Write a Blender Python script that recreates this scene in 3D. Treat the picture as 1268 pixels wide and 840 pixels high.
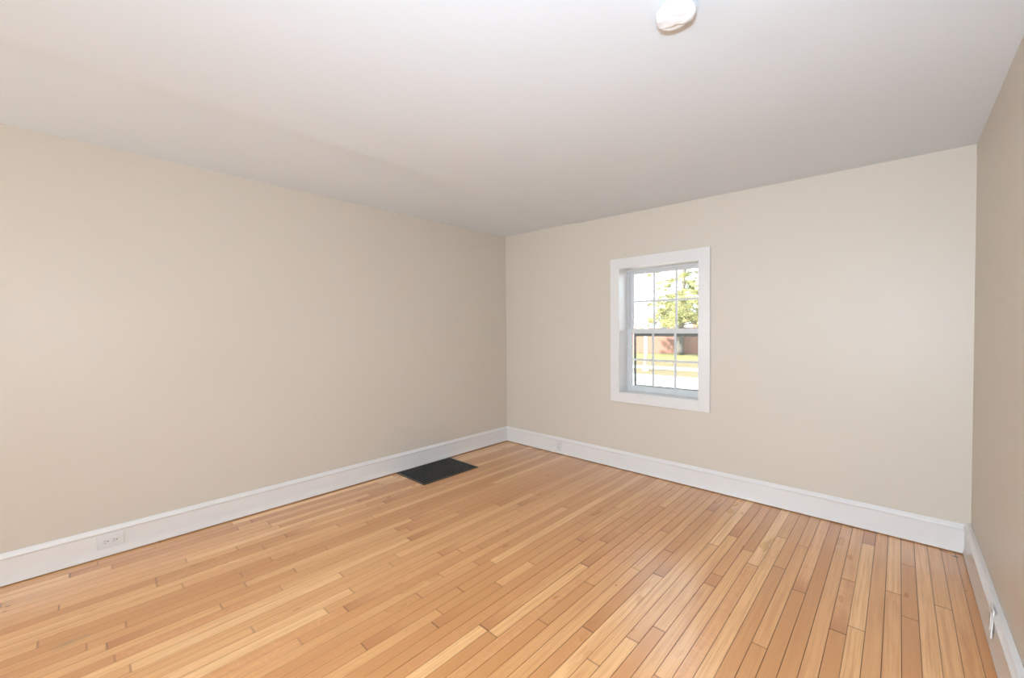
import bpy, bmesh, math, random
from mathutils import Vector, Matrix, noise

S = bpy.context.scene
for o in list(bpy.data.objects):
    bpy.data.objects.remove(o)
COL = S.collection
random.seed(7)

# ------------------------------------------------------------------ camera
cd = bpy.data.cameras.new('camera'); cam = bpy.data.objects.new('camera', cd); COL.objects.link(cam)
cd.sensor_width = 36.0; cd.sensor_fit = 'HORIZONTAL'
cd.lens = 508.70 / 1268 * 36.0
cd.clip_start = 0.05; cd.clip_end = 400
RX = Vector((0.727466, 0.686097, -0.008039)); UP = Vector((-0.008899, 0.02115, 0.999737)); FW = Vector((-0.686086, 0.727203, -0.021491))
M = Matrix((RX, UP, -FW)).transposed().to_4x4()
M.translation = Vector((3.4838, -3.59038, 1.35))
cam.matrix_world = M
S.camera = cam

# ------------------------------------------------------------------ view, sky, sun, added rear fill, flash
S.view_settings.view_transform = 'Standard'
S.view_settings.look = 'None'
S.view_settings.exposure = 0.0
S.view_settings.gamma = 1.0
S.view_settings.use_curve_mapping = False

W = bpy.data.worlds.new('sky'); S.world = W; W.use_nodes = True
wn = W.node_tree.nodes; wl = W.node_tree.links
bg = wn['Background']
bg.inputs['Color'].default_value = (0.76, 0.88, 1.0, 1)
bg.inputs['Strength'].default_value = 5.5

sd = bpy.data.lights.new('sun', 'SUN'); sun = bpy.data.objects.new('sun', sd); COL.objects.link(sun)
sd.energy = 32.0; sd.angle = math.radians(0.6); sd.color = (1.0, 0.96, 0.88)
sdir = Vector((0.50, 0.87, 0)).normalized() * math.cos(math.radians(42)) + Vector((0, 0, -math.sin(math.radians(42))))
sun.rotation_euler = sdir.to_track_quat('-Z', 'Y').to_euler()
sun.location = (-20, -20, 20)

def area_light(name, loc, direction, sx, sy, power, color):
    l = bpy.data.lights.new(name, 'AREA'); l.shape = 'RECTANGLE'; l.size = sx; l.size_y = sy
    l.energy = power; l.color = color
    o = bpy.data.objects.new(name, l); COL.objects.link(o); o.location = loc
    o.rotation_euler = Vector(direction).to_track_quat('-Z', 'Z').to_euler()
    return o
FRONT_Y = -6.9
area_light('rear_fill_light', (1.05, FRONT_Y - 0.10, 1.42), (0.15, 1, 0.0), 1.35, 1.25, 64, (0.93, 0.98, 0.97))  # fill light added behind the camera, set in an unseen made-up window
# the photographer's flash: a small softbox on a stand just behind the camera
area_light('flash_softbox', (3.60, -4.12, 1.42), (-0.38, 1.0, -0.10), 0.16, 0.16, 83, (0.70, 0.84, 1.0))

# ------------------------------------------------------------------ helpers
def link(o, parent=None):
    COL.objects.link(o)
    if parent: o.parent = parent
    return o
def tag(o, label=None, cat=None, group=None, kind=None):
    if label: o['label'] = label
    if cat: o['category'] = cat
    if group: o['group'] = group
    if kind: o['kind'] = kind
    return o
def empty(name, loc=(0, 0, 0), rot=(0, 0, 0)):
    o = bpy.data.objects.new(name, None); COL.objects.link(o)
    o.location = loc; o.rotation_euler = rot; o.empty_display_size = 0.05
    return o
def obj(name, bm, mat, parent=None, smooth=False):
    bmesh.ops.recalc_face_normals(bm, faces=bm.faces)
    me = bpy.data.meshes.new(name); bm.to_mesh(me); bm.free()
    mats = mat if isinstance(mat, (list, tuple)) else [mat]
    for m in mats: me.materials.append(m)
    if smooth:
        for p in me.polygons: p.use_smooth = True
    return link(bpy.data.objects.new(name, me), parent)
def box(bm, x0, x1, y0, y1, z0, z1, mi=0):
    v = [bm.verts.new(c) for c in ((x0,y0,z0),(x1,y0,z0),(x1,y1,z0),(x0,y1,z0),(x0,y0,z1),(x1,y0,z1),(x1,y1,z1),(x0,y1,z1))]
    fs = []
    for f in ((0,3,2,1),(4,5,6,7),(0,1,5,4),(1,2,6,5),(2,3,7,6),(3,0,4,7)):
        fc = bm.faces.new([v[i] for i in f]); fc.material_index = mi; fs.append(fc)
    return v
def bevel(bm, w, seg=2):
    bmesh.ops.bevel(bm, geom=list(bm.edges), offset=w, segments=seg, profile=0.5, affect='EDGES', clamp_overlap=True)
def frame(bm, x0, x1, z0, z1, w, y0, y1, wt=None, wb=None):
    """rectangular frame in the XZ plane, members inside the outer rectangle"""
    wt = w if wt is None else wt; wb = w if wb is None else wb
    box(bm, x0, x0 + w, y0, y1, z0, z1); box(bm, x1 - w, x1, y0, y1, z0, z1)
    box(bm, x0 + w, x1 - w, y0, y1, z1 - wt, z1); box(bm, x0 + w, x1 - w, y0, y1, z0, z0 + wb)
def tube(bm, pts, rad, n=8):
    rings = []
    for i, p in enumerate(pts):
        p = Vector(p)
        a = Vector(pts[max(0, i - 1)]); b = Vector(pts[min(len(pts) - 1, i + 1)])
        d = (b - a).normalized(); s = d.orthogonal().normalized(); t = d.cross(s)
        r = rad[i] if isinstance(rad, (list, tuple)) else rad
        rings.append([bm.verts.new(p + s * math.cos(k * 2 * math.pi / n) * r + t * math.sin(k * 2 * math.pi / n) * r) for k in range(n)])
    for a, b in zip(rings, rings[1:]):
        # align b to a by nearest vertex
        off = min(range(n), key=lambda k: (b[k].co - a[0].co).length)
        b[:] = b[off:] + b[:off]
        for k in range(n):
            bm.faces.new((a[k], a[(k + 1) % n], b[(k + 1) % n], b[k]))
    bm.faces.new(rings[0]); bm.faces.new(rings[-1])

# ------------------------------------------------------------------ materials
def nmat(name, color=(.8, .8, .8), rough=.5, metallic=0, spec=.5, coat=0, coat_rough=.1):
    m = bpy.data.materials.new(name); m.use_nodes = True
    b = m.node_tree.nodes['Principled BSDF']
    b.inputs['Base Color'].default_value = (*color, 1); b.inputs['Roughness'].default_value = rough
    b.inputs['Metallic'].default_value = metallic; b.inputs['Specular IOR Level'].default_value = spec
    b.inputs['Coat Weight'].default_value = coat; b.inputs['Coat Roughness'].default_value = coat_rough
    return m
def mottle(m, c1, c2, scale, stretch=(1, 1, 1), detail=4, bump=0.0, bump_scale=None, dist=.01):
    nt = m.node_tree; n = nt.nodes; l = nt.links; b = n['Principled BSDF']
    tc = n.new('ShaderNodeTexCoord'); mp = n.new('ShaderNodeMapping'); mp.inputs['Scale'].default_value = stretch
    l.new(tc.outputs['Object'], mp.inputs['Vector'])
    no = n.new('ShaderNodeTexNoise'); no.inputs['Scale'].default_value = scale; no.inputs['Detail'].default_value = detail
    l.new(mp.outputs[0], no.inputs['Vector'])
    cr = n.new('ShaderNodeValToRGB'); cr.color_ramp.elements[0].color = (*c1, 1); cr.color_ramp.elements[1].color = (*c2, 1)
    cr.color_ramp.elements[0].position = .3; cr.color_ramp.elements[1].position = .7
    l.new(no.outputs['Fac'], cr.inputs['Fac']); l.new(cr.outputs['Color'], b.inputs['Base Color'])
    if bump:
        n2 = n.new('ShaderNodeTexNoise'); n2.inputs['Scale'].default_value = bump_scale or scale * 4; n2.inputs['Detail'].default_value = 3
        l.new(mp.outputs[0], n2.inputs['Vector'])
        bp = n.new('ShaderNodeBump'); bp.inputs['Strength'].default_value = bump; bp.inputs['Distance'].default_value = dist
        l.new(n2.outputs['Fac'], bp.inputs['Height']); l.new(bp.outputs['Normal'], b.inputs['Normal'])
    return m

M_wall = mottle(nmat('greige_wall_paint', rough=.42, spec=.4), (.650, .582, .493), (.662, .594, .505), 1.1, bump=.06, bump_scale=90, dist=.002)
M_ceil = mottle(nmat('ceiling_paint', rough=.75, spec=.25), (.760, .803, .842), (.780, .821, .860), .9, bump=.08, bump_scale=60, dist=.002)
M_trim = mottle(nmat('white_trim_paint', rough=.28, spec=.5), (.748, .726, .703), (.778, .756, .733), 3, bump=.05, bump_scale=25, dist=.003)
M_vinyl = nmat('white_vinyl', (.66, .67, .67), .3)
M_plate = nmat('white_plastic', (.735, .712, .695), .35)
M_slot = nmat('slot_black', (.015, .013, .012), .6)
M_screw = nmat('screw_metal', (.6, .6, .58), .35, metallic=.9)
M_dark = nmat('dark_void', (.03, .022, .015), .9)
M_gasket = nmat('dark_screen_frame', (.10, .11, .10), .5)
M_vent = nmat('black_iron', (.030, .029, .026), .34, metallic=.0, spec=.5)
M_backing = nmat('vent_dark', (.004, .004, .004), .9)
M_film = mottle(nmat('white_film', rough=.22), (.86, .86, .88), (.90, .90, .91), 30, bump=.25, bump_scale=28, dist=.004)
M_film.node_tree.nodes['Principled BSDF'].inputs['Coat Weight'].default_value = .5

def glass_mat(name, tint=(1, 1, 1)):
    m = bpy.data.materials.new(name); m.use_nodes = True
    n = m.node_tree.nodes; l = m.node_tree.links; n.remove(n['Principled BSDF'])
    tr = n.new('ShaderNodeBsdfTransparent'); tr.inputs['Color'].default_value = (*tint, 1)
    gl = n.new('ShaderNodeBsdfGlossy'); gl.inputs['Roughness'].default_value = .02
    fr = n.new('ShaderNodeFresnel'); fr.inputs['IOR'].default_value = 1.45
    mx = n.new('ShaderNodeMixShader')
    l.new(fr.outputs[0], mx.inputs[0]); l.new(tr.outputs[0], mx.inputs[1]); l.new(gl.outputs[0], mx.inputs[2])
    l.new(mx.outputs[0], n['Material Output'].inputs['Surface'])
    return m
M_glass = glass_mat('window_glass', (.97, .98, .975))
def screen_mat():
    m = bpy.data.materials.new('insect_screen'); m.use_nodes = True
    n = m.node_tree.nodes; l = m.node_tree.links; b = n['Principled BSDF']
    b.inputs['Base Color'].default_value = (.12, .12, .12, 1); b.inputs['Roughness'].default_value = .6
    tr = n.new('ShaderNodeBsdfTransparent'); mx = n.new('ShaderNodeMixShader'); mx.inputs[0].default_value = .30
    l.new(tr.outputs[0], mx.inputs[1]); l.new(b.outputs[0], mx.inputs[2]); l.new(mx.outputs[0], n['Material Output'].inputs['Surface'])
    return m
M_screen = screen_mat()

def floor_mat(bw):
    m = nmat('maple_strip_floor', rough=.30, spec=.5, coat=.75, coat_rough=.20)
    nt = m.node_tree; n = nt.nodes; l = nt.links; b = n['Principled BSDF']
    def N(t, **k):
        x = n.new(t)
        for kk, v in k.items(): setattr(x, kk, v)
        return x
    def math_(op, a, c=None, d=None, clamp=False):
        x = N('ShaderNodeMath', operation=op); x.use_clamp = clamp
        for i, q in enumerate((a, c, d)):
            if q is None: continue
            if isinstance(q, (int, float)): x.inputs[i].default_value = q
            else: l.new(q, x.inputs[i])
        return x.outputs[0]
    def mix(fac, a, c, mode='MIX'):
        x = N('ShaderNodeMix', data_type='RGBA', blend_type=mode)
        for i, q in ((0, fac), (6, a), (7, c)):
            if isinstance(q, tuple): x.inputs[i].default_value = (*q, 1)
            elif isinstance(q, (int, float)): x.inputs[i].default_value = q
            else: l.new(q, x.inputs[i])
        return x.outputs[2]
    def ramp(fac, stops):
        x = N('ShaderNodeValToRGB'); e = x.color_ramp.elements
        while len(e) < len(stops): e.new(.5)
        for k, (p, c) in enumerate(stops):
            e[k].position = p; e[k].color = (*c, 1) if isinstance(c, tuple) else (c, c, c, 1)
        l.new(fac, x.inputs[0]); return x.outputs[0]
    at = N('ShaderNodeAttribute', attribute_name='board'); sp = N('ShaderNodeSeparateColor'); l.new(at.outputs['Color'], sp.inputs[0])
    r1, r2, r3 = sp.outputs[0], sp.outputs[1], sp.outputs[2]
    uv = N('ShaderNodeUVMap', uv_map='along'); su = N('ShaderNodeSeparateXYZ'); l.new(uv.outputs[0], su.inputs[0])
    uv2 = N('ShaderNodeUVMap', uv_map='remain'); su2 = N('ShaderNodeSeparateXYZ'); l.new(uv2.outputs[0], su2.inputs[0])
    u, v, rem = su.outputs[0], su.outputs[1], su2.outputs[0]
    # per-board coordinates so figure differs board to board
    cx = N('ShaderNodeCombineXYZ'); l.new(math_('MULTIPLY', v, 1.0), cx.inputs[0]); l.new(u, cx.inputs[1]); l.new(math_('MULTIPLY', r1, 57.0), cx.inputs[2])
    base = ramp(r1, [(0, (.500, .240, .098)), (.22, (.590, .315, .145)), (.55, (.650, .370, .180)), (.8, (.715, .435, .225)), (1, (.770, .500, .275))])
    # warm/reddish shift on some boards
    base = mix(ramp(r2, [(.55, 0.0), (.95, .55)]), base, (.600, .285, .135))
    def noi(sx, sy, scale, detail=3, rough=.5, dist=0):
        mp = N('ShaderNodeMapping'); mp.inputs['Scale'].default_value = (sx, sy, 1); l.new(cx.outputs[0], mp.inputs[0])
        x = N('ShaderNodeTexNoise'); x.inputs['Scale'].default_value = scale; x.inputs['Detail'].default_value = detail
        x.inputs['Roughness'].default_value = rough; x.inputs['Distortion'].default_value = dist
        l.new(mp.outputs[0], x.inputs['Vector']); return x.outputs[0]
    grain = noi(110, 2.2, 1.0, 5, .65)
    base = mix(ramp(grain, [(.33, .60), (.56, 0.0)]), base, (.45, .205, .080), 'MIX')
    blot = noi(30, 2.6, 1.0, 5, .62, .5)
    base = mix(math_('MULTIPLY', ramp(blot, [(.46, 0.0), (.66, .72)]), ramp(r3, [(.2, .25), (.8, 1.0)])), base, (.49, .225, .095))
    knot = noi(20, 6.0, 1.0, 4, .65, .4)
    base = mix(ramp(knot, [(.62, 0.0), (.90, .40)]), base, (.42, .19, .085))
    curl = noi(20, 34.0, 1.0, 2, .5, 1.5)
    base = mix(math_('MULTIPLY', ramp(curl, [(.45, 0.0), (.68, .20)]), ramp(r2, [(.6, 0.0), (.95, 1.0)])), base, (.78, .50, .29))
    # brown heartwood fading from a board end
    endm = ramp(math_('ADD', math_('MULTIPLY', u, 4.2), math_('MULTIPLY', math_('SUBTRACT', blot, .5), 1.6)), [(0.0, 1.0), (.9, 0.0)])
    base = mix(math_('MULTIPLY', endm, ramp(r3, [(.30, 0.0), (.65, .85)])), base, (.40, .165, .065))
    # lightly sanded grime in seams and butt joints
    ev = math_('MINIMUM', v, math_('SUBTRACT', bw, v))
    seam = ramp(math_('DIVIDE', ev, 0.0030), [(0.0, 1.0), (1.0, 0.0)])
    ee = math_('MINIMUM', u, rem)
    butt = ramp(math_('DIVIDE', ee, 0.0060), [(0.25, 1.0), (1.0, 0.0)])
    base = mix(math_('MULTIPLY', seam, .72), base, (.20, .085, .03))
    base = mix(math_('MULTIPLY', butt, ramp(r3, [(.0, .35), (1.0, .95)])), base, (.14, .050, .018))
    # stains and nail marks on the floor, plus shaded baseboard gaps painted as dark spots
    tc = N('ShaderNodeTexCoord'); so = N('ShaderNodeSeparateXYZ'); l.new(tc.outputs['Object'], so.inputs[0])
    wob = N('ShaderNodeTexNoise'); wob.inputs['Scale'].default_value = 22; wob.inputs['Detail'].default_value = 3; l.new(tc.outputs['Object'], wob.inputs['Vector'])
    def spot(x, y, rx, ry, soft, amt, col, base, wobk=.8):
        dx = math_('DIVIDE', math_('SUBTRACT', so.outputs[0], x), rx); dy = math_('DIVIDE', math_('SUBTRACT', so.outputs[1], y), ry)
        d = math_('SQRT', math_('ADD', math_('MULTIPLY', dx, dx), math_('MULTIPLY', dy, dy)))
        d = math_('ADD', d, math_('MULTIPLY', math_('SUBTRACT', wob.outputs[0], .5), wobk))
        f = ramp(d, [(max(0.0, 1 - soft), amt), (1.0, 0.0)])
        return mix(f, base, col)
    for s in SPOTS:
        base = spot(*s, base)
    base = mix(1.0, base, (1.22, 1.165, 1.00), 'MULTIPLY')
    l.new(base, b.inputs['Base Color'])
    # roughness, bump
    rr = ramp(noi(6, 2.2, 1.0, 3), [(.3, .27), (.7, .36)])
    l.new(rr, b.inputs['Roughness'])
    hb = math_('ADD', math_('MULTIPLY', grain, .25), math_('MULTIPLY', noi(9, 1.6, 1.0, 1), 1.0))
    bp = N('ShaderNodeBump'); bp.inputs['Strength'].default_value = .25; bp.inputs['Distance'].default_value = .0015
    l.new(hb, bp.inputs['Height']); l.new(bp.outputs[0], b.inputs['Normal']); l.new(bp.outputs[0], b.inputs['Coat Normal'])
    return m

# ------------------------------------------------------------------ room dimensions (metres)
RW = 3.8005; H0 = 2.4741; TF = 0.020; TR = 0.0326; BH = 0.1776; BHR = 0.1921
GZ = -0.60                                    # street level outside
WX0, WX1, WZ0, WZ1 = 1.522, 2.262, 0.742, 1.932   # window_1 opening
def ceil_z(x, y):
    # old plaster ceiling: gently tilted, with a soft break along a joint about 1 m from the left wall
    z = H0 - 0.01867 * x + 0.0009 * y
    s = 0.98
    def sm(t): return 0.5 * (t + math.sqrt(t * t + 0.004))
    z += 0.012 * (1 - min(1, abs(x - s) / s)) * (1 if x < s else 0) - 0.012 * max(0, 1 - (x - s) / 2.6) * (1 if x >= s else 0) * 0
    return z

# ------------------------------------------------------------------ structure: walls
bm = bmesh.new()
box(bm, 0, WX0, 0, 0.20, -0.1, 2.7); box(bm, WX1, RW, 0, 0.20, -0.1, 2.7)
box(bm, WX0, WX1, 0, 0.20, -0.1, WZ0); box(bm, WX0, WX1, 0, 0.20, WZ1, 2.7)
bmesh.ops.remove_doubles(bm, verts=bm.verts, dist=1e-5)
tag(obj('wall_back', bm, M_wall), kind='structure')
bm = bmesh.new(); box(bm, -.16, 0, FRONT_Y - 0.14, 0.2, -0.1, 2.7)
tag(obj('wall_left', bm, M_wall), kind='structure')
bm = bmesh.new(); box(bm, RW, RW + .16, FRONT_Y - 0.14, 0.2, -0.1, 2.7); tag(obj('wall_right', bm, M_wall), kind='structure')
B0, B1 = 0.35, 1.75
bm = bmesh.new()
box(bm, 0, B0, FRONT_Y - 0.14, FRONT_Y, -0.1, 2.7); box(bm, B1, RW, FRONT_Y - 0.14, FRONT_Y, -0.1, 2.7)
box(bm, B0, B1, FRONT_Y - 0.14, FRONT_Y, -0.1, 0.80); box(bm, B0, B1, FRONT_Y - 0.14, FRONT_Y, 2.05, 2.7)
tag(obj('wall_front', bm, M_wall), kind='structure')
# roof over the room so that no sun leaks in, with an unseen deep eave added to block sun at the rear fill window
bm = bmesh.new()
box(bm, -3.6, RW + 0.5, FRONT_Y - 2.2, -1.5, 2.70, 2.82); box(bm, -.5, RW + .5, -1.5, .40, 2.70, 2.82)
tag(obj('roof_sun_block', bm, M_dark), kind='structure')

# ceiling: a gridded slab
bm = bmesh.new()
nx, ny = 48, 60; g = []
for j in range(ny + 1):
    y = FRONT_Y + (0 - FRONT_Y) * j / ny
    row = []
    for i in range(nx + 1):
        x = RW * i / nx
        z = ceil_z(x, y)
        e = min(1, x / .25) * min(1, (RW - x) / .25) * min(1, -y / .25) if y < 0 else 0
        e = max(0, e)
        z += e * 0.0030 * noise.noise(Vector((x * .9, y * .9, 3.1)))
        # taped drywall joints: shallow ridges
        z -= e * 0.0024 * math.exp(-((x - 0.98) / .12) ** 2) + e * 0.0020 * math.exp(-((y + 1.92) / .11) ** 2)
        row.append(bm.verts.new((x, y, z)))
    g.append(row)
for j in range(ny):
    for i in range(nx):
        bm.faces.new((g[j][i], g[j + 1][i], g[j + 1][i + 1], g[j][i + 1]))
rim = {}
def rv(j, i):
    if (j, i) not in rim: rim[(j, i)] = bm.verts.new(g[j][i].co)
    return rim[(j, i)]
top = [bm.verts.new(c) for c in ((0, FRONT_Y, 2.62), (RW, FRONT_Y, 2.62), (RW, 0, 2.62), (0, 0, 2.62))]
bm.faces.new(top)
bm.faces.new([rv(0, i) for i in range(nx + 1)] + [top[1], top[0]])
bm.faces.new([rv(ny, i) for i in range(nx, -1, -1)] + [top[3], top[2]])
bm.faces.new([rv(j, 0) for j in range(ny, -1, -1)] + [top[0], top[3]])
bm.faces.new([rv(j, nx) for j in range(ny + 1)] + [top[2], top[1]])
o = obj('ceiling', bm, M_ceil, smooth=False); tag(o, kind='structure')
for p in o.data.polygons:
    if len(p.vertices) == 4 and abs(p.normal.z) > .9: p.use_smooth = True

# ------------------------------------------------------------------ structure: strip floor, every board its own bevelled quad
BW = 0.0587; PH = 2.856 % BW
SPOTS = [
    # x, y, rx, ry, soft, amount, colour
    (0.858, -3.635, .030, .075, .85, .42, (.20, .17, .11)),
    (0.279, -3.852, .006, .011, .4, .80, (.07, .035, .02)),
    (0.327, -3.858, .006, .011, .4, .75, (.07, .035, .02)),
    (3.734, -0.078, .017, .010, .4, .95, (.02, .012, .01)),  # dark gap at the baseboard, its shade painted on the floor
    (3.690, -0.042, .022, .008, .4, .90, (.02, .012, .01)),  # second baseboard gap, also painted dark
    (3.742, -0.500, .006, .005, .4, .80, (.06, .03, .02)),
    (2.408, -1.665, .006, .006, .4, .85, (.06, .03, .02)),
    (0.585, -1.118, .006, .006, .4, .85, (.06, .03, .02)),
    (0.465, -2.458, .006, .006, .4, .85, (.06, .03, .02)),
]
# where the boards butt end to end, by row (counted from the left wall)
BUTTS = {1:[-2.76],4:[-2.69],8:[-3.32],10:[-2.37],11:[-3.23],13:[-2.99],14:[-2.55],16:[-3.53,-2.77],18:[-3.51,-2.88],19:[-2.14],20:[-3.47,-2.61],21:[-2.3],22:[-3.07],23:[-1.35],24:[-2.79,-2.11],25:[-2.72],26:[-2.95,-1.9],27:[-2.24,-1.07],28:[-2.42,-2.03],29:[-1.96],31:[-1.21],32:[-2.49,-2.08,-1.81,-0.82],33:[-1.41],34:[-0.94],35:[-2.35],36:[-2.35,-1.62,-0.57],37:[-1.05],38:[-2.14,-1.75],39:[-0.93],41:[-2.04,-1.15,-0.39],42:[-1.43],43:[-2.18],44:[-0.89],45:[-1.82,-0.69],46:[-1.33,-1.21],47:[-2.07,-0.82],48:[-0.97],49:[-0.5],50:[-0.9],51:[-0.54],52:[-1.08],55:[-1.3,-0.79],56:[-1.22,-0.24],58:[-0.77],59:[-0.97,-0.39],61:[-0.76]}
M_floor = floor_mat(BW)
bm = bmesh.new()
ua = bm.loops.layers.uv.new('along'); ub = bm.loops.layers.uv.new('remain'); ca = bm.loops.layers.color.new('board')
rnd = random.Random(21)
row = 0; x = PH - BW
while x < RW + 0.02:
    xa, xb = max(x, -0.01), min(x + BW, RW + 0.01)
    half_gap = rnd.choice((.0001, .0002, .0003, .0005)) * (1.0 + (1.0 if x > 1.9 else 0))
    cuts = [FRONT_Y - rnd.random() * 0.9]
    fixed = BUTTS.get(row - 1, []) + [0.02]
    for fy in fixed:
        while fy - cuts[-1] > (1.5 if cuts[-1] < -4.2 else 2.3):
            cuts.append(cuts[-1] + rnd.uniform(.5, 1.3) if fy - cuts[-1] > 2.6 else (cuts[-1] + fy) / 2 + rnd.uniform(-.2, .2))
        cuts.append(fy)
    for y, y1 in zip(cuts, cuts[1:]):
        c = (rnd.random(), rnd.random(), rnd.random(), 1)
        dz = rnd.uniform(-.0003, .0003)
        ya, yb = max(y, FRONT_Y - .02), min(y1, 0.01)
        if yb > ya and xb - xa > .004:
            g_ = half_gap; e = .0009
            X = (xa + g_, xa + g_ + e, xb - g_ - e, xb - g_); Y = (ya + .0001, ya + .0008, yb - .0008, yb - .0001)
            def V(xx, yy, zz): return bm.verts.new((xx, yy, zz))
            top_ = [V(X[1], Y[1], dz), V(X[2], Y[1], dz), V(X[2], Y[2], dz), V(X[1], Y[2], dz)]
            mid = [V(X[0], Y[0], dz - .0008), V(X[3], Y[0], dz - .0008), V(X[3], Y[3], dz - .0008), V(X[0], Y[3], dz - .0008)]
            low = [V(X[0], Y[0], -.006), V(X[3], Y[0], -.006), V(X[3], Y[3], -.006), V(X[0], Y[3], -.006)]
            fs = [bm.faces.new(top_)]
            for k in range(4):
                q = (k + 1) % 4
                fs.append(bm.faces.new((mid[k], mid[q], top_[q], top_[k])))
                fs.append(bm.faces.new((low[k], low[q], mid[q], mid[k])))
            for f in fs:
                for lp in f.loops:
                    co = lp.vert.co
                    lp[ua].uv = (co.y - y, co.x - x); lp[ub].uv = (y1 - co.y, 0); lp[ca] = c
    x += BW; row += 1
nb = len(bm.faces)
box(bm, -0.1, RW + 0.1, FRONT_Y - 0.1, 0.1, -.10, -.0055, 1)
me = bpy.data.meshes.new('floor'); bm.to_mesh(me); bm.free()
me.materials.append(M_floor); me.materials.append(M_dark)
tag(link(bpy.data.objects.new('floor', me)), kind='structure')

# ------------------------------------------------------------------ structure: baseboards (extruded profile)
def baseboard(name, a, b, inward, T, Hh, miter=(1, 1)):
    """a,b: ends on the wall plane; inward: unit vector into the room. Ends are mitred by the profile depth."""
    prof = [(0.0005, .0065), (T, .0065), (T, .014), (T - .0025, .030), (T - .0045, .050), (T - .0055, .070), (T - .0055, Hh - .034), (T - .002, Hh - .030),
            (T - .001, Hh - .024), (T - .0045, Hh - .018), (T - .009, Hh - .011), (T - .0125, Hh - .004), (T - .0145, Hh), (.0005, Hh)]
    a = Vector(a); b = Vector(b); d = (b - a).normalized(); inn = Vector(inward)
    bm = bmesh.new(); n = max(2, int((b - a).length / .25))
    rings = []
    for k in range(n + 1):
        f = k / n; r = []
        for (t, z) in prof:
            p0 = a + d * (t * miter[0]); p1 = b - d * (t * miter[1])
            p = p0.lerp(p1, f) + inn * t
            w = 0.0012 * noise.noise(Vector((p.x * 2.3, p.y * 2.3, z * 3))) if t > .004 else 0
            p += inn * w
            r.append(bm.verts.new((p.x, p.y, z + 0.0010 * noise.noise(Vector((p.x * 1.7, p.y * 1.7, 9))) * (1 if z > .01 else 0))))
        rings.append(r)
    m_ = len(prof)
    for r0, r1 in zip(rings, rings[1:]):
        for k in range(m_):
            bm.faces.new((r0[k], r0[(k + 1) % m_], r1[(k + 1) % m_], r1[k]))
    bm.faces.new(rings[0]); bm.faces.new(rings[-1])
    o = obj(name, bm, M_trim); tag(o, kind='structure')
    md = o.modifiers.new('soft', 'BEVEL'); md.width = .0012; md.segments = 2; md.limit_method = 'ANGLE'; md.angle_limit = math.radians(35)
    return o
baseboard('baseboard_left', (0, FRONT_Y, 0), (0, 0, 0), (1, 0, 0), TF, BH)
baseboard('baseboard_back', (0, 0, 0), (RW, 0, 0), (0, -1, 0), TF, BH, miter=(1, TR / TF))
baseboard('baseboard_right', (RW, 0, 0), (RW, FRONT_Y, 0), (-1, 0, 0), TR, BHR, miter=(TF / TR, 1))
baseboard('baseboard_front', (RW, FRONT_Y, 0), (0, FRONT_Y, 0), (0, 1, 0), TF, BH)

# ------------------------------------------------------------------ window_1 (double hung, 3x2 grilles in each sash)
w1 = empty('window_1', ((WX0 + WX1) / 2, 0, WZ0)); w1['kind'] = 'structure'
def wpart(name, bm, mat, parent=w1):
    o = obj(name, bm, mat, None)
    return o
def attach(o, parent):
    # keep world placement
    o.parent = parent
    base = Vector((0, 0, 0)); p = parent
    while p is not None:
        base += p.location; p = p.parent
    o.location = -base
    return o
CO = 0.088
bm = bmesh.new(); frame(bm, WX0 - CO, WX1 + CO, WZ0 - CO, WZ1 + .092, CO + .002, -.020, 0.0, wt=.094, wb=CO + .002)
bevel(bm, .0012, 1)
attach(wpart('casing', bm, M_trim), w1)
bm = bmesh.new(); frame(bm, WX0 - .001, WX1 + .001, WZ0 - .001, WZ1 + .001, .006, -.0195, .19)
attach(wpart('jamb', bm, M_trim), w1)
# vinyl master frame
fx0, fx1, fz0, fz1 = WX0 + .005, WX1 - .005, WZ0 + .005, WZ1 - .005
bm = bmesh.new(); frame(bm, fx0, fx1, fz0, fz1, .016, .142, .199, wt=.016, wb=.020)
box(bm, fx0, fx0 + .020, .158, .161, fz0, fz1); box(bm, fx1 - .020, fx1, .158, .161, fz0, fz1)
bevel(bm, .001, 1)
attach(wpart('window_frame', bm, M_vinyl), w1)
ZM = 1.330
def sash(y0, y1, z0, z1, st, rt, rb, yg):
    e = empty('sash', (0, 0, 0)); e.parent = w1; e.location = (0, 0, 0)
    bm = bmesh.new(); x0, x1 = fx0 + .010, fx1 - .010
    frame(bm, x0, x1, z0, z1, st, y0, y1, wt=rt, wb=rb)
    # glazing bead
    frame(bm, x0 + st - .001, x1 - st + .001, z0 + rb - .001, z1 - rt + .001, .006, y0 + .006, y1 - .006)
    bevel(bm, .0015, 2)
    s = obj('sash', bm, M_vinyl); attach(s, w1)
    gx0, gx1, gz0, gz1 = x0 + st, x1 - st, z0 + rb, z1 - rt
    bm = bmesh.new(); mw = .0095
    for k in (1, 2):
        xc = gx0 + (gx1 - gx0) * k / 3; box(bm, xc - mw, xc + mw, yg - .003, yg + .003, gz0, gz1)
    zc = (gz0 + gz1) / 2
    for k in range(3):
        xa = gx0 + (gx1 - gx0) * k / 3 + (mw if k else 0); xb = gx0 + (gx1 - gx0) * (k + 1) / 3 - (mw if k < 2 else 0)
        box(bm, xa, xb, yg - .003, yg + .003, zc - mw, zc + mw)
    attach(obj('muntin_grid', bm, M_vinyl), s)
    bm = bmesh.new(); box(bm, gx0, gx1, yg + .005, yg + .008, gz0, gz1)
    attach(obj('pane', bm, M_glass), s)
    bpy.data.objects.remove(e)
    return s, (gx0, gx1, gz0, gz1)
s_low, gl = sash(.144, .168, fz0 + .006, ZM + .022, .038, .040, .042, .156)
s_up, gu = sash(.170, .194, ZM - .022, fz1 - .004, .040, .034, .040, .182)
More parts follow.
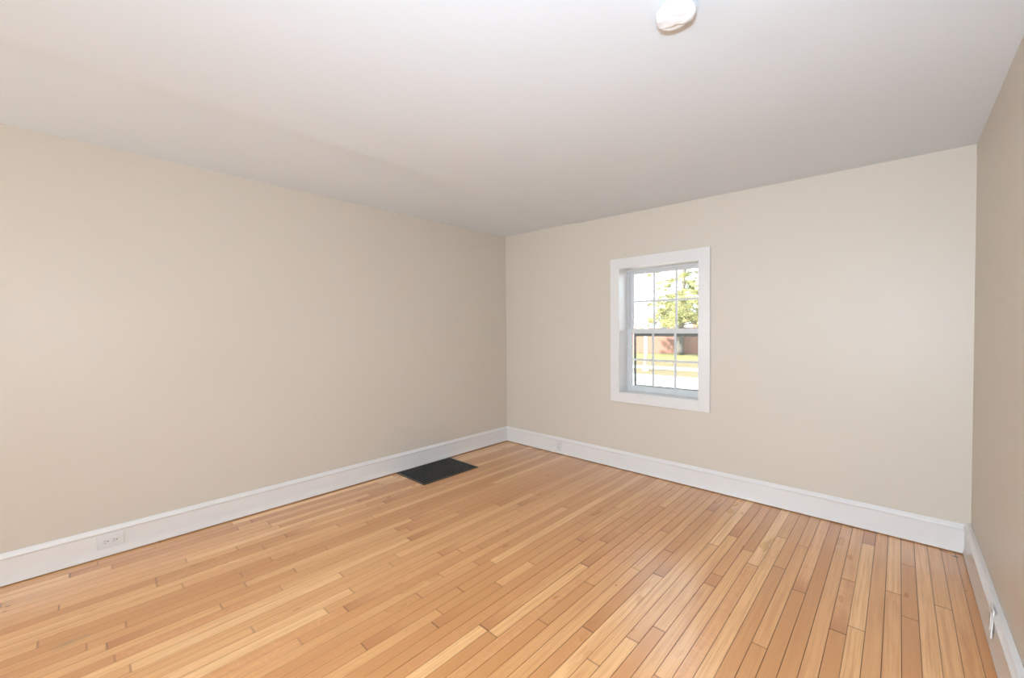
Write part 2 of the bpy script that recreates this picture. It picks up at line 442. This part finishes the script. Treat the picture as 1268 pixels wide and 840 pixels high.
# sash lock on the meeting rail and dark exterior half screen
bm = bmesh.new(); box(bm, 1.86, 1.92, .148, .168, ZM + .022, ZM + .030); box(bm, 1.875, 1.925, .150, .160, ZM + .030, ZM + .036); bevel(bm, .0015, 2)
attach(obj('sash_lock', bm, M_vinyl), s_low)
bm = bmesh.new(); frame(bm, gl[0] - .006, gl[1] + .006, gl[2] - .004, gl[3] + .004, .021, .200, .208, wt=.036, wb=.012); bevel(bm, .001, 1)
sc = obj('screen_frame', bm, M_gasket); attach(sc, w1)
bm = bmesh.new(); box(bm, gl[0] + .006, gl[1] - .006, .2035, .2045, gl[2] + .005, gl[3] - .031)
attach(obj('screen_mesh', bm, M_screen), sc)

# unseen window added behind the camera to hold the fill light: a plain cased opening with a fixed two-light sash
w2 = empty('rear_fill_window'); w2['kind'] = 'structure'
bm = bmesh.new()
frame(bm, B0 - .09, B1 + .09, .71, 2.14, .09, FRONT_Y, FRONT_Y + .02)
frame(bm, B0, B1, .80, 2.05, .04, FRONT_Y - .09, FRONT_Y - .05)
box(bm, B0 + .04, B1 - .04, FRONT_Y - .09, FRONT_Y - .05, 1.40, 1.44)
bevel(bm, .0015, 1)
obj('window_frame', bm, M_trim, w2)

# ------------------------------------------------------------------ things
# duplex outlets; local frame: X = long side of plate, Y = out of the wall, Z = short side... built flat, then oriented
def outlet(label, loc, rot, decora=True, plate_gap=0.0):
    t = empty('wall_outlet', loc, rot)
    tag(t, label, 'electrical outlet')
    L2, S2 = .0585, .0365
    bm = bmesh.new(); box(bm, -L2, L2, plate_gap, plate_gap + .0055, -S2, S2); bevel(bm, .0022, 3)
    pl_ = obj('cover_plate', bm, M_plate, t)
    if plate_gap > .002:
        bm = bmesh.new(); box(bm, -.048, .048, 0, plate_gap + .001, -.026, .026)
        obj('wall_box', bm, M_slot, t)
    bm = bmesh.new(); box(bm, -.0335, .0335, plate_gap + .004, plate_gap + .0078, -.0170, .0170); bevel(bm, .0012, 2)
    rc = obj('receptacle', bm, M_plate, t)
    bm = bmesh.new()
    f0 = plate_gap + .0076; f1 = plate_gap + .0081
    for c in (-.019, .019):
        box(bm, c - .0075, c + .0005, f0, f1, .0045, .0070); box(bm, c - .0085, c + .0005, f0, f1, -.0070, -.0045)
        # round ground hole
        ret = bmesh.ops.create_cone(bm, cap_ends=True, segments=14, radius1=.0030, radius2=.0030, depth=.0005,
                                    matrix=Matrix.Translation((c + .0085, (f0 + f1) / 2, 0)) @ Matrix.Rotation(math.pi / 2, 4, 'X'))
    obj('slots', bm, M_slot, rc)
    for sx in (-.0475, .0475):
        bm = bmesh.new()
        bmesh.ops.create_uvsphere(bm, u_segments=12, v_segments=8, radius=.0030, matrix=Matrix.Translation((sx, plate_gap + .0052, 0)) @ Matrix.Diagonal((1, .35, 1, 1)))
        obj('screw', bm, M_plate, pl_, smooth=True)
    return t
# left wall: long side horizontal; local X -> world Y, local Y -> world +X
FACE = TF - .0055
o1 = outlet('white duplex outlet set sideways in the left baseboard, left of the floor vent', (FACE, -3.476, .0955), (0, 0, 0))
o1.matrix_world = Matrix(((0, 1, 0, FACE), (1, 0, 0, -3.476), (0, 0, 1, .0955), (0, 0, 0, 1)))
# far wall: long side vertical; local X -> world Z, local Y -> world -Y
o2 = outlet('white duplex outlet set upright in the baseboard left of the window near the far corner', (.802, -FACE, .100), (0, 0, 0))
o2.matrix_world = Matrix(((0, 0, 1, .802), (0, -1, 0, -FACE), (1, 0, 0, .090), (0, 0, 0, 1)))
# right wall: upright, standing a little off the board at its near edge
fr = RW - TR + .0055
rot = Matrix(((0, -1, 0, 0), (0, 0, -1, 0), (1, 0, 0, 0), (0, 0, 0, 1)))
o3 = outlet('white outlet plate standing loose off the baseboard of the right wall', (fr, -1.035, .145), (0, 0, 0), plate_gap=.002)
o3.matrix_world = Matrix.Translation((fr, -1.035, .140)) @ Matrix.Rotation(math.radians(3.5), 4, 'Y') @ Matrix.Rotation(math.radians(-1.0), 4, 'Z') @ rot

# floor register
vx0, vx1, vy0, vy1 = TF + .004, .474, -1.535, -.900
vt = empty('floor_vent', ((vx0 + vx1) / 2, (vy0 + vy1) / 2, 0))
tag(vt, 'black metal floor vent grille lying on the wood floor against the left baseboard', 'floor vent')
def vb(bm, x0, x1, y0, y1, z0, z1):
    cx, cy = (vx0 + vx1) / 2, (vy0 + vy1) / 2
    box(bm, x0 - cx, x1 - cx, y0 - cy, y1 - cy, z0, z1)
bw = .020
bm = bmesh.new()
vb(bm, vx0, vx0 + bw, vy0, vy1, .0005, .0065); vb(bm, vx1 - bw, vx1, vy0, vy1, .0005, .0065)
vb(bm, vx0 + bw, vx1 - bw, vy0, vy0 + bw, .0005, .0065); vb(bm, vx0 + bw, vx1 - bw, vy1 - bw, vy1, .0005, .0065)
bevel(bm, .0018, 2)
obj('vent_frame', bm, M_vent, vt)
bm = bmesh.new(); vb(bm, vx0 + bw, vx1 - bw, vy0 + bw, vy1 - bw, .0003, .0010); obj('black_backing', bm, M_backing, vt)  # black sheet standing in for the shaded duct below the grille
bm = bmesh.new(); n1 = 13
for k in range(1, n1):
    xc = vx0 + bw + (vx1 - vx0 - 2 * bw) * k / n1
    vb(bm, xc - .0035, xc + .0035, vy0 + bw, vy1 - bw, .0010, .0058)
obj('louvre_bars', bm, M_vent, vt)
bars = bpy.data.objects['louvre_bars']
bm = bmesh.new(); n2 = 19
for k in range(1, n2):
    yc = vy0 + bw + (vy1 - vy0 - 2 * bw) * k / n2
    vb(bm, vx0 + bw, vx1 - bw, yc - .0030, yc + .0030, .0010, .0050)
obj('cross_bars', bm, M_vent, bars)

# ceiling smoke detector wrapped in crumpled white plastic film
SX, SY = 2.932, -2.200
sz = ceil_z(SX, SY)
sm = empty('smoke_detector', (SX, SY, sz))
tag(sm, 'small round white smoke detector on the ceiling wrapped in crumpled white plastic film', 'smoke detector')
def lathe(bm, prof, n=48, rfun=None):
    rings = []
    for (r, z) in prof:
        ring = []
        for k in range(n):
            a = 2 * math.pi * k / n; rr, zz = (r, z) if rfun is None else rfun(r, z, a)
            ring.append(bm.verts.new((rr * math.cos(a), rr * math.sin(a), zz)))
        rings.append(ring)
    for a, b in zip(rings, rings[1:]):
        for k in range(n): bm.faces.new((a[k], a[(k + 1) % n], b[(k + 1) % n], b[k]))
    bm.faces.new(rings[0]); bm.faces.new(rings[-1])
bm = bmesh.new(); lathe(bm, [(.052, -.001), (.054, -.003), (.054, -.008), (.052, -.010)], 48)
obj('mounting_plate', bm, M_plate, sm, smooth=False)
def wrap(r, z, a):
    # one flattened side, soft folds growing to the rim, and a crease where the film laps over itself
    fa = math.atan2(math.sin(a - math.radians(62)), math.cos(a - math.radians(62)))
    flat = .880 - .055 * math.exp(-(fa / .42) ** 2)
    fold = 1 + .012 * math.sin(a * 3 + .7) + .008 * math.sin(a * 7 + z * 60) + .02 * noise.noise(Vector((math.cos(a) * 2, math.sin(a) * 2, z * 25)))
    k = min(1, r / .05)
    rr = r * (1 + (flat * fold - 1) * k)
    x, y = rr * math.cos(a), rr * math.sin(a)
    f_ = -.686 * x + .727 * y; s_ = .727 * x + .686 * y
    zz = z - (.0030 * noise.noise(Vector((x * 40, y * 40, 2.0)))) * (1 if z < -.006 else 0)
    if z < -.012:
        t = (f_ - (.012 - .45 * s_ + 5 * s_ * s_)) / .003
        zz += .0075 * max(0, min(1, t)) * max(0, min(1, (s_ + .045) / .05))
    return rr, zz
bm = bmesh.new()
prof = [(.060, -.0105), (.069, -.012), (.072, -.018), (.071, -.026), (.069, -.034), (.064, -.040), (.058, -.0440), (.052, -.0458), (.046, -.047), (.040, -.048), (.034, -.0485), (.028, -.049), (.022, -.0494), (.016, -.0497), (.010, -.05), (.004, -.050)]
lathe(bm, prof, 96, wrap)
obj('plastic_film', bm, M_film, sm, smooth=True)
# ------------------------------------------------------------------ outdoors
M_grass = mottle(nmat('dry_lawn', rough=.9, spec=.1), (.20, .205, .085), (.24, .232, .105), .8, bump=.4, bump_scale=12, dist=.05)
M_straw = mottle(nmat('straw_verge', rough=.9, spec=.1), (.17, .135, .075), (.20, .170, .10), 1.5, bump=.4, bump_scale=12, dist=.05)
M_conc = mottle(nmat('pale_concrete', rough=.85, spec=.2), (.46, .44, .42), (.52, .50, .47), 1.2)
M_street = mottle(nmat('pale_asphalt', rough=.9, spec=.2), (.40, .39, .375), (.46, .45, .435), .6, stretch=(.4, 1, 1))
M_red = mottle(nmat('red_painted_wood', rough=.7, spec=.2), (.350, .175, .130), (.375, .192, .145), .7, bump=.15, bump_scale=4, dist=.02)
M_pole = nmat('white_pole_paint', (.80, .79, .76), .5)
M_bark = mottle(nmat('grey_bark', rough=.9, spec=.1), (.10, .09, .08), (.20, .185, .165), 6, stretch=(1, 1, .25), bump=.6, bump_scale=14, dist=.05)
M_needle = mottle(nmat('needles', rough=.7, spec=.2), (.15, .165, .06), (.34, .32, .13), 1.2)
M_leaf_o = mottle(nmat('autumn_leaves', rough=.7, spec=.2), (.28, .14, .07), (.36, .24, .12), 2.0)
M_leaf_y = mottle(nmat('golden_leaves', rough=.7, spec=.2), (.26, .20, .08), (.34, .27, .13), 2.0)

def slab(name, pts, z0, z1, mat):
    bm = bmesh.new(); lo = [bm.verts.new((x, y, z0)) for x, y in pts]; hi = [bm.verts.new((x, y, z1)) for x, y in pts]
    bm.faces.new(lo); bm.faces.new(hi)
    for k in range(len(pts)):
        q = (k + 1) % len(pts); bm.faces.new((lo[k], lo[q], hi[q], hi[k]))
    return tag(obj(name, bm, mat), kind='structure')
X0, X1 = -70, 45
slab('street', [(X0, 5.5), (X1, 5.5), (X1, 13.45), (X0, 13.45)], GZ - .30, GZ - .02, M_street)
slab('near_verge', [(X0, .45), (X1, .45), (X1, 5.5), (X0, 5.5)], GZ - .30, GZ, M_straw)
slab('curb_verge', [(X0, 13.45), (X1, 13.45), (X1, 15.75), (X0, 15.75)], GZ - .30, GZ, M_straw)
slab('sidewalk', [(X0, 15.75), (X1, 15.75), (X1, 17.2), (X0, 17.2)], GZ - .30, GZ + .005, M_conc)
slab('straw_lawn', [(X0, 17.2), (X1, 17.2), (X1, 21.0), (X0, 21.0)], GZ - .30, GZ, M_straw)
slab('lawn', [(X0, 21.0), (X1, 21.0), (X1, 75), (X0, 75)], GZ - .30, GZ, M_grass)

# street marks: small tar patches
def patch(cx, cy, rx, ry, label):
    bm = bmesh.new(); n = 18; vs = []
    for k in range(n):
        a = 2 * math.pi * k / n; r = 1 + .25 * noise.noise(Vector((math.cos(a) * 2, math.sin(a) * 2, cx)))
        vs.append((rx * r * math.cos(a), ry * r * math.sin(a)))
    lo = [bm.verts.new((x, y, 0)) for x, y in vs]; hi = [bm.verts.new((x * .96, y * .96, .012)) for x, y in vs]
    bm.faces.new(lo); bm.faces.new(hi)
    for k in range(n): bm.faces.new((lo[k], lo[(k + 1) % n], hi[(k + 1) % n], hi[k]))
    o = obj('tar_patch', bm, nmat('tar', (.14, .12, .11), .8)); o.location = (cx, cy, GZ - .02)
    tag(o, label, 'tar patch')
patch(-3.30, 12.25, .42, .16, 'dark tar patch on the pale street by the far curb, behind the right window bar')
patch(-3.72, 11.25, .50, .13, 'thin grey tar patch on the pale street, the nearer and further left of two')

# red fence along the back of the lawn
FA = Vector((-12.24, 27.6, 0)); FB = Vector((-7.66, 28.5, 0)); fd = (FB - FA).normalized()
f = empty('red_fence', (FA.x - fd.x * 25, FA.y - fd.y * 25, GZ), (0, 0, math.atan2(fd.y, fd.x)))
tag(f, 'long red solid fence behind the green lawn seen through the window', 'fence')
bm = bmesh.new(); LF = 62.0; hz = 1.98
k = 0; xx = 0
while xx < LF:
    box(bm, xx, xx + .235, 0, .06, 0.03, hz); xx += .24
obj('fence_panel', bm, M_red, f)
bm = bmesh.new(); box(bm, 0, LF, -.03, .10, hz, hz + .06); bevel(bm, .01, 1); obj('top_rail', bm, M_red, f)
for k in range(26):
    if 6 <= k <= 16:
        bm = bmesh.new(); box(bm, k * 2.4, k * 2.4 + .12, .06, .18, 0, hz + .04); obj('fence_post', bm, M_red, f)

# white pole on the verge
pl = empty('street_pole', (-5.13, 14.62, GZ))
tag(pl, 'tall white pole standing in the grass verge between street and sidewalk', 'pole')
bm = bmesh.new(); tube(bm, [(0, 0, 0), (0, 0, 3), (0, 0, 9)], [.082, .078, .068], 20); obj('shaft', bm, M_pole, pl, smooth=True)
bm = bmesh.new(); tube(bm, [(0, 0, 0), (0, 0, .10), (0, 0, .13)], [.13, .13, .10], 20); obj('base_collar', bm, M_pole, pl)

# foliage helper: tufts of small bent blades (each blade has thickness through two crossing leaves)
def tuft(bm, c, r, n, ln, wd, rr, flat=.6):
    for _ in range(n):
        d = Vector((rr.gauss(0, 1), rr.gauss(0, 1), rr.gauss(0, flat))).normalized()
        p = c + Vector((rr.uniform(-r, r), rr.uniform(-r, r), rr.uniform(-r, r) * .6))
        s = d.orthogonal().normalized(); s = (Matrix.Rotation(rr.uniform(0, 6.28), 3, d) @ s) * wd
        a = bm.verts.new(p - s * .5); b = bm.verts.new(p + d * ln * .5 + s); cc = bm.verts.new(p + d * ln); e = bm.verts.new(p + d * ln * .5 - s)
        bm.faces.new((a, b, cc, e))

# the big evergreen in front of the fence
TX, TY = -8.62, 27.72
tr = empty('evergreen_tree', (TX, TY, GZ))
tag(tr, 'large sunlit evergreen tree with a thick trunk standing in front of the red fence', 'tree')
bm = bmesh.new()
tube(bm, [(0, 0, 0), (0.02, 0, .3), (.05, .02, 1.5), (.14, .03, 3), (.26, .05, 4.8), (.36, .05, 7), (.36, 0, 10), (.3, 0, 15)], [.36, .27, .24, .20, .13, .11, .08, .02], 16)
obj('trunk', bm, M_bark, tr, smooth=True)
rr = random.Random(5)
fol = bmesh.new()
nbr = 58; LOW = 16
for i in range(nbr + LOW):
    z = 2.2 + (10.5 - 2.2) * (i / nbr) ** 1.3 + rr.uniform(-.1, .1)
    a = i * 2.399 + rr.uniform(-.4, .4)
    L = (3.7 * (1 - (z / 16) ** 1.3)) * rr.uniform(.65, 1.1)
    if L < .5: L = .5
    if i >= nbr:      # dense low boughs towards the street
        z = 2.5 + (i - nbr) * .13; a = math.radians(-115 + 100 * ((i * 7) % LOW) / LOW); L = rr.uniform(2.3, 3.3)
    d = Vector((math.cos(a), math.sin(a), 0)); side = Vector((-d.y, d.x, 0))
    pts = []; bend = rr.uniform(-.5, .5)
    for k in range(7):
        t = k / 6
        pts.append(Vector((.30 * min(1, z / 5.5), 0, z)) + d * L * t + side * bend * t * t + Vector((0, 0, .35 * math.sin(t * 2.4) - .55 * t * t * (1.4 if z < 6 else .8))))
    bm = bmesh.new(); rad = [max(.012, .055 * (1 - k / 6.5) * (L / 4)) for k in range(7)]
    tube(bm, pts, rad, 6)
    for k in range(2, 7):
        for sgn in (-1, 1):
            if rr.random() < .8:
                p = pts[k]; q = p + (side * sgn * rr.uniform(.5, 1.0) + d * .45 + Vector((0, 0, rr.uniform(-.35, .1)))) * (.9 * (1.15 - k / 7)) * L / 3.5
                tube(bm, [p, p.lerp(q, .5) + Vector((0, 0, .05)), q], [.016, .012, .006], 4)
                for m_ in range(7):
                    if rr.random() < .80:
                        c = p.lerp(q, rr.uniform(.25, 1.05)); tuft(fol, c, .20, 20, .13, .016, rr)
        if rr.random() < .7: tuft(fol, pts[k] + Vector((0, 0, -.05)), .20, 18, .13, .018, rr)
    obj('branch', bm, M_bark, tr)
o = obj('foliage', fol, M_needle, tr); o['kind'] = 'stuff'

# shrubs and small trees beyond the fence
def shrub(name, x, y, h, w, mat, label, seed, dens=900):
    e = empty(name, (x, y, GZ)); tag(e, label, 'tree')
    rr = random.Random(seed); bm = bmesh.new(); lf = bmesh.new()
    for k in range(7):
        a = rr.uniform(0, 6.28); tip = Vector((math.cos(a) * w * .35, math.sin(a) * w * .35, h * rr.uniform(.6, .9)))
        tube(bm, [(0, 0, 0), (tip.x * .25, tip.y * .25, tip.z * .4), tuple(tip)], [.07, .05, .015], 6)
    for k in range(dens):
        v = Vector((rr.gauss(0, 1), rr.gauss(0, 1), rr.gauss(0, 1))).normalized() * rr.uniform(.35, 1.0) ** .5
        p = Vector((v.x * w / 2, v.y * w / 2, h * .60 + v.z * h * .38))
        if noise.noise(p * 1.3 + Vector((seed, 0, 0))) < -.05: continue
        tuft(lf, p, .12, 5, .14, .045, rr, 1)
    obj('trunk', bm, M_bark, e); o = obj('foliage', lf, mat, e); o['kind'] = 'stuff'
shrub('autumn_tree', -15.8, 34.0, 4.0, 2.2, M_leaf_o, 'small orange leaved tree left of the white pole beyond the red fence', 3, 500)
shrub('autumn_shrub', -12.6, 38.5, 3.9, 4.4, M_leaf_o, 'reddish shrub beyond the red fence, low behind the evergreen branches', 4, 1500)
shrub('golden_tree', -7.6, 34.5, 5.2, 4.0, M_leaf_y, 'golden leaved tree beyond the red fence right of the evergreen trunk', 5, 1600)
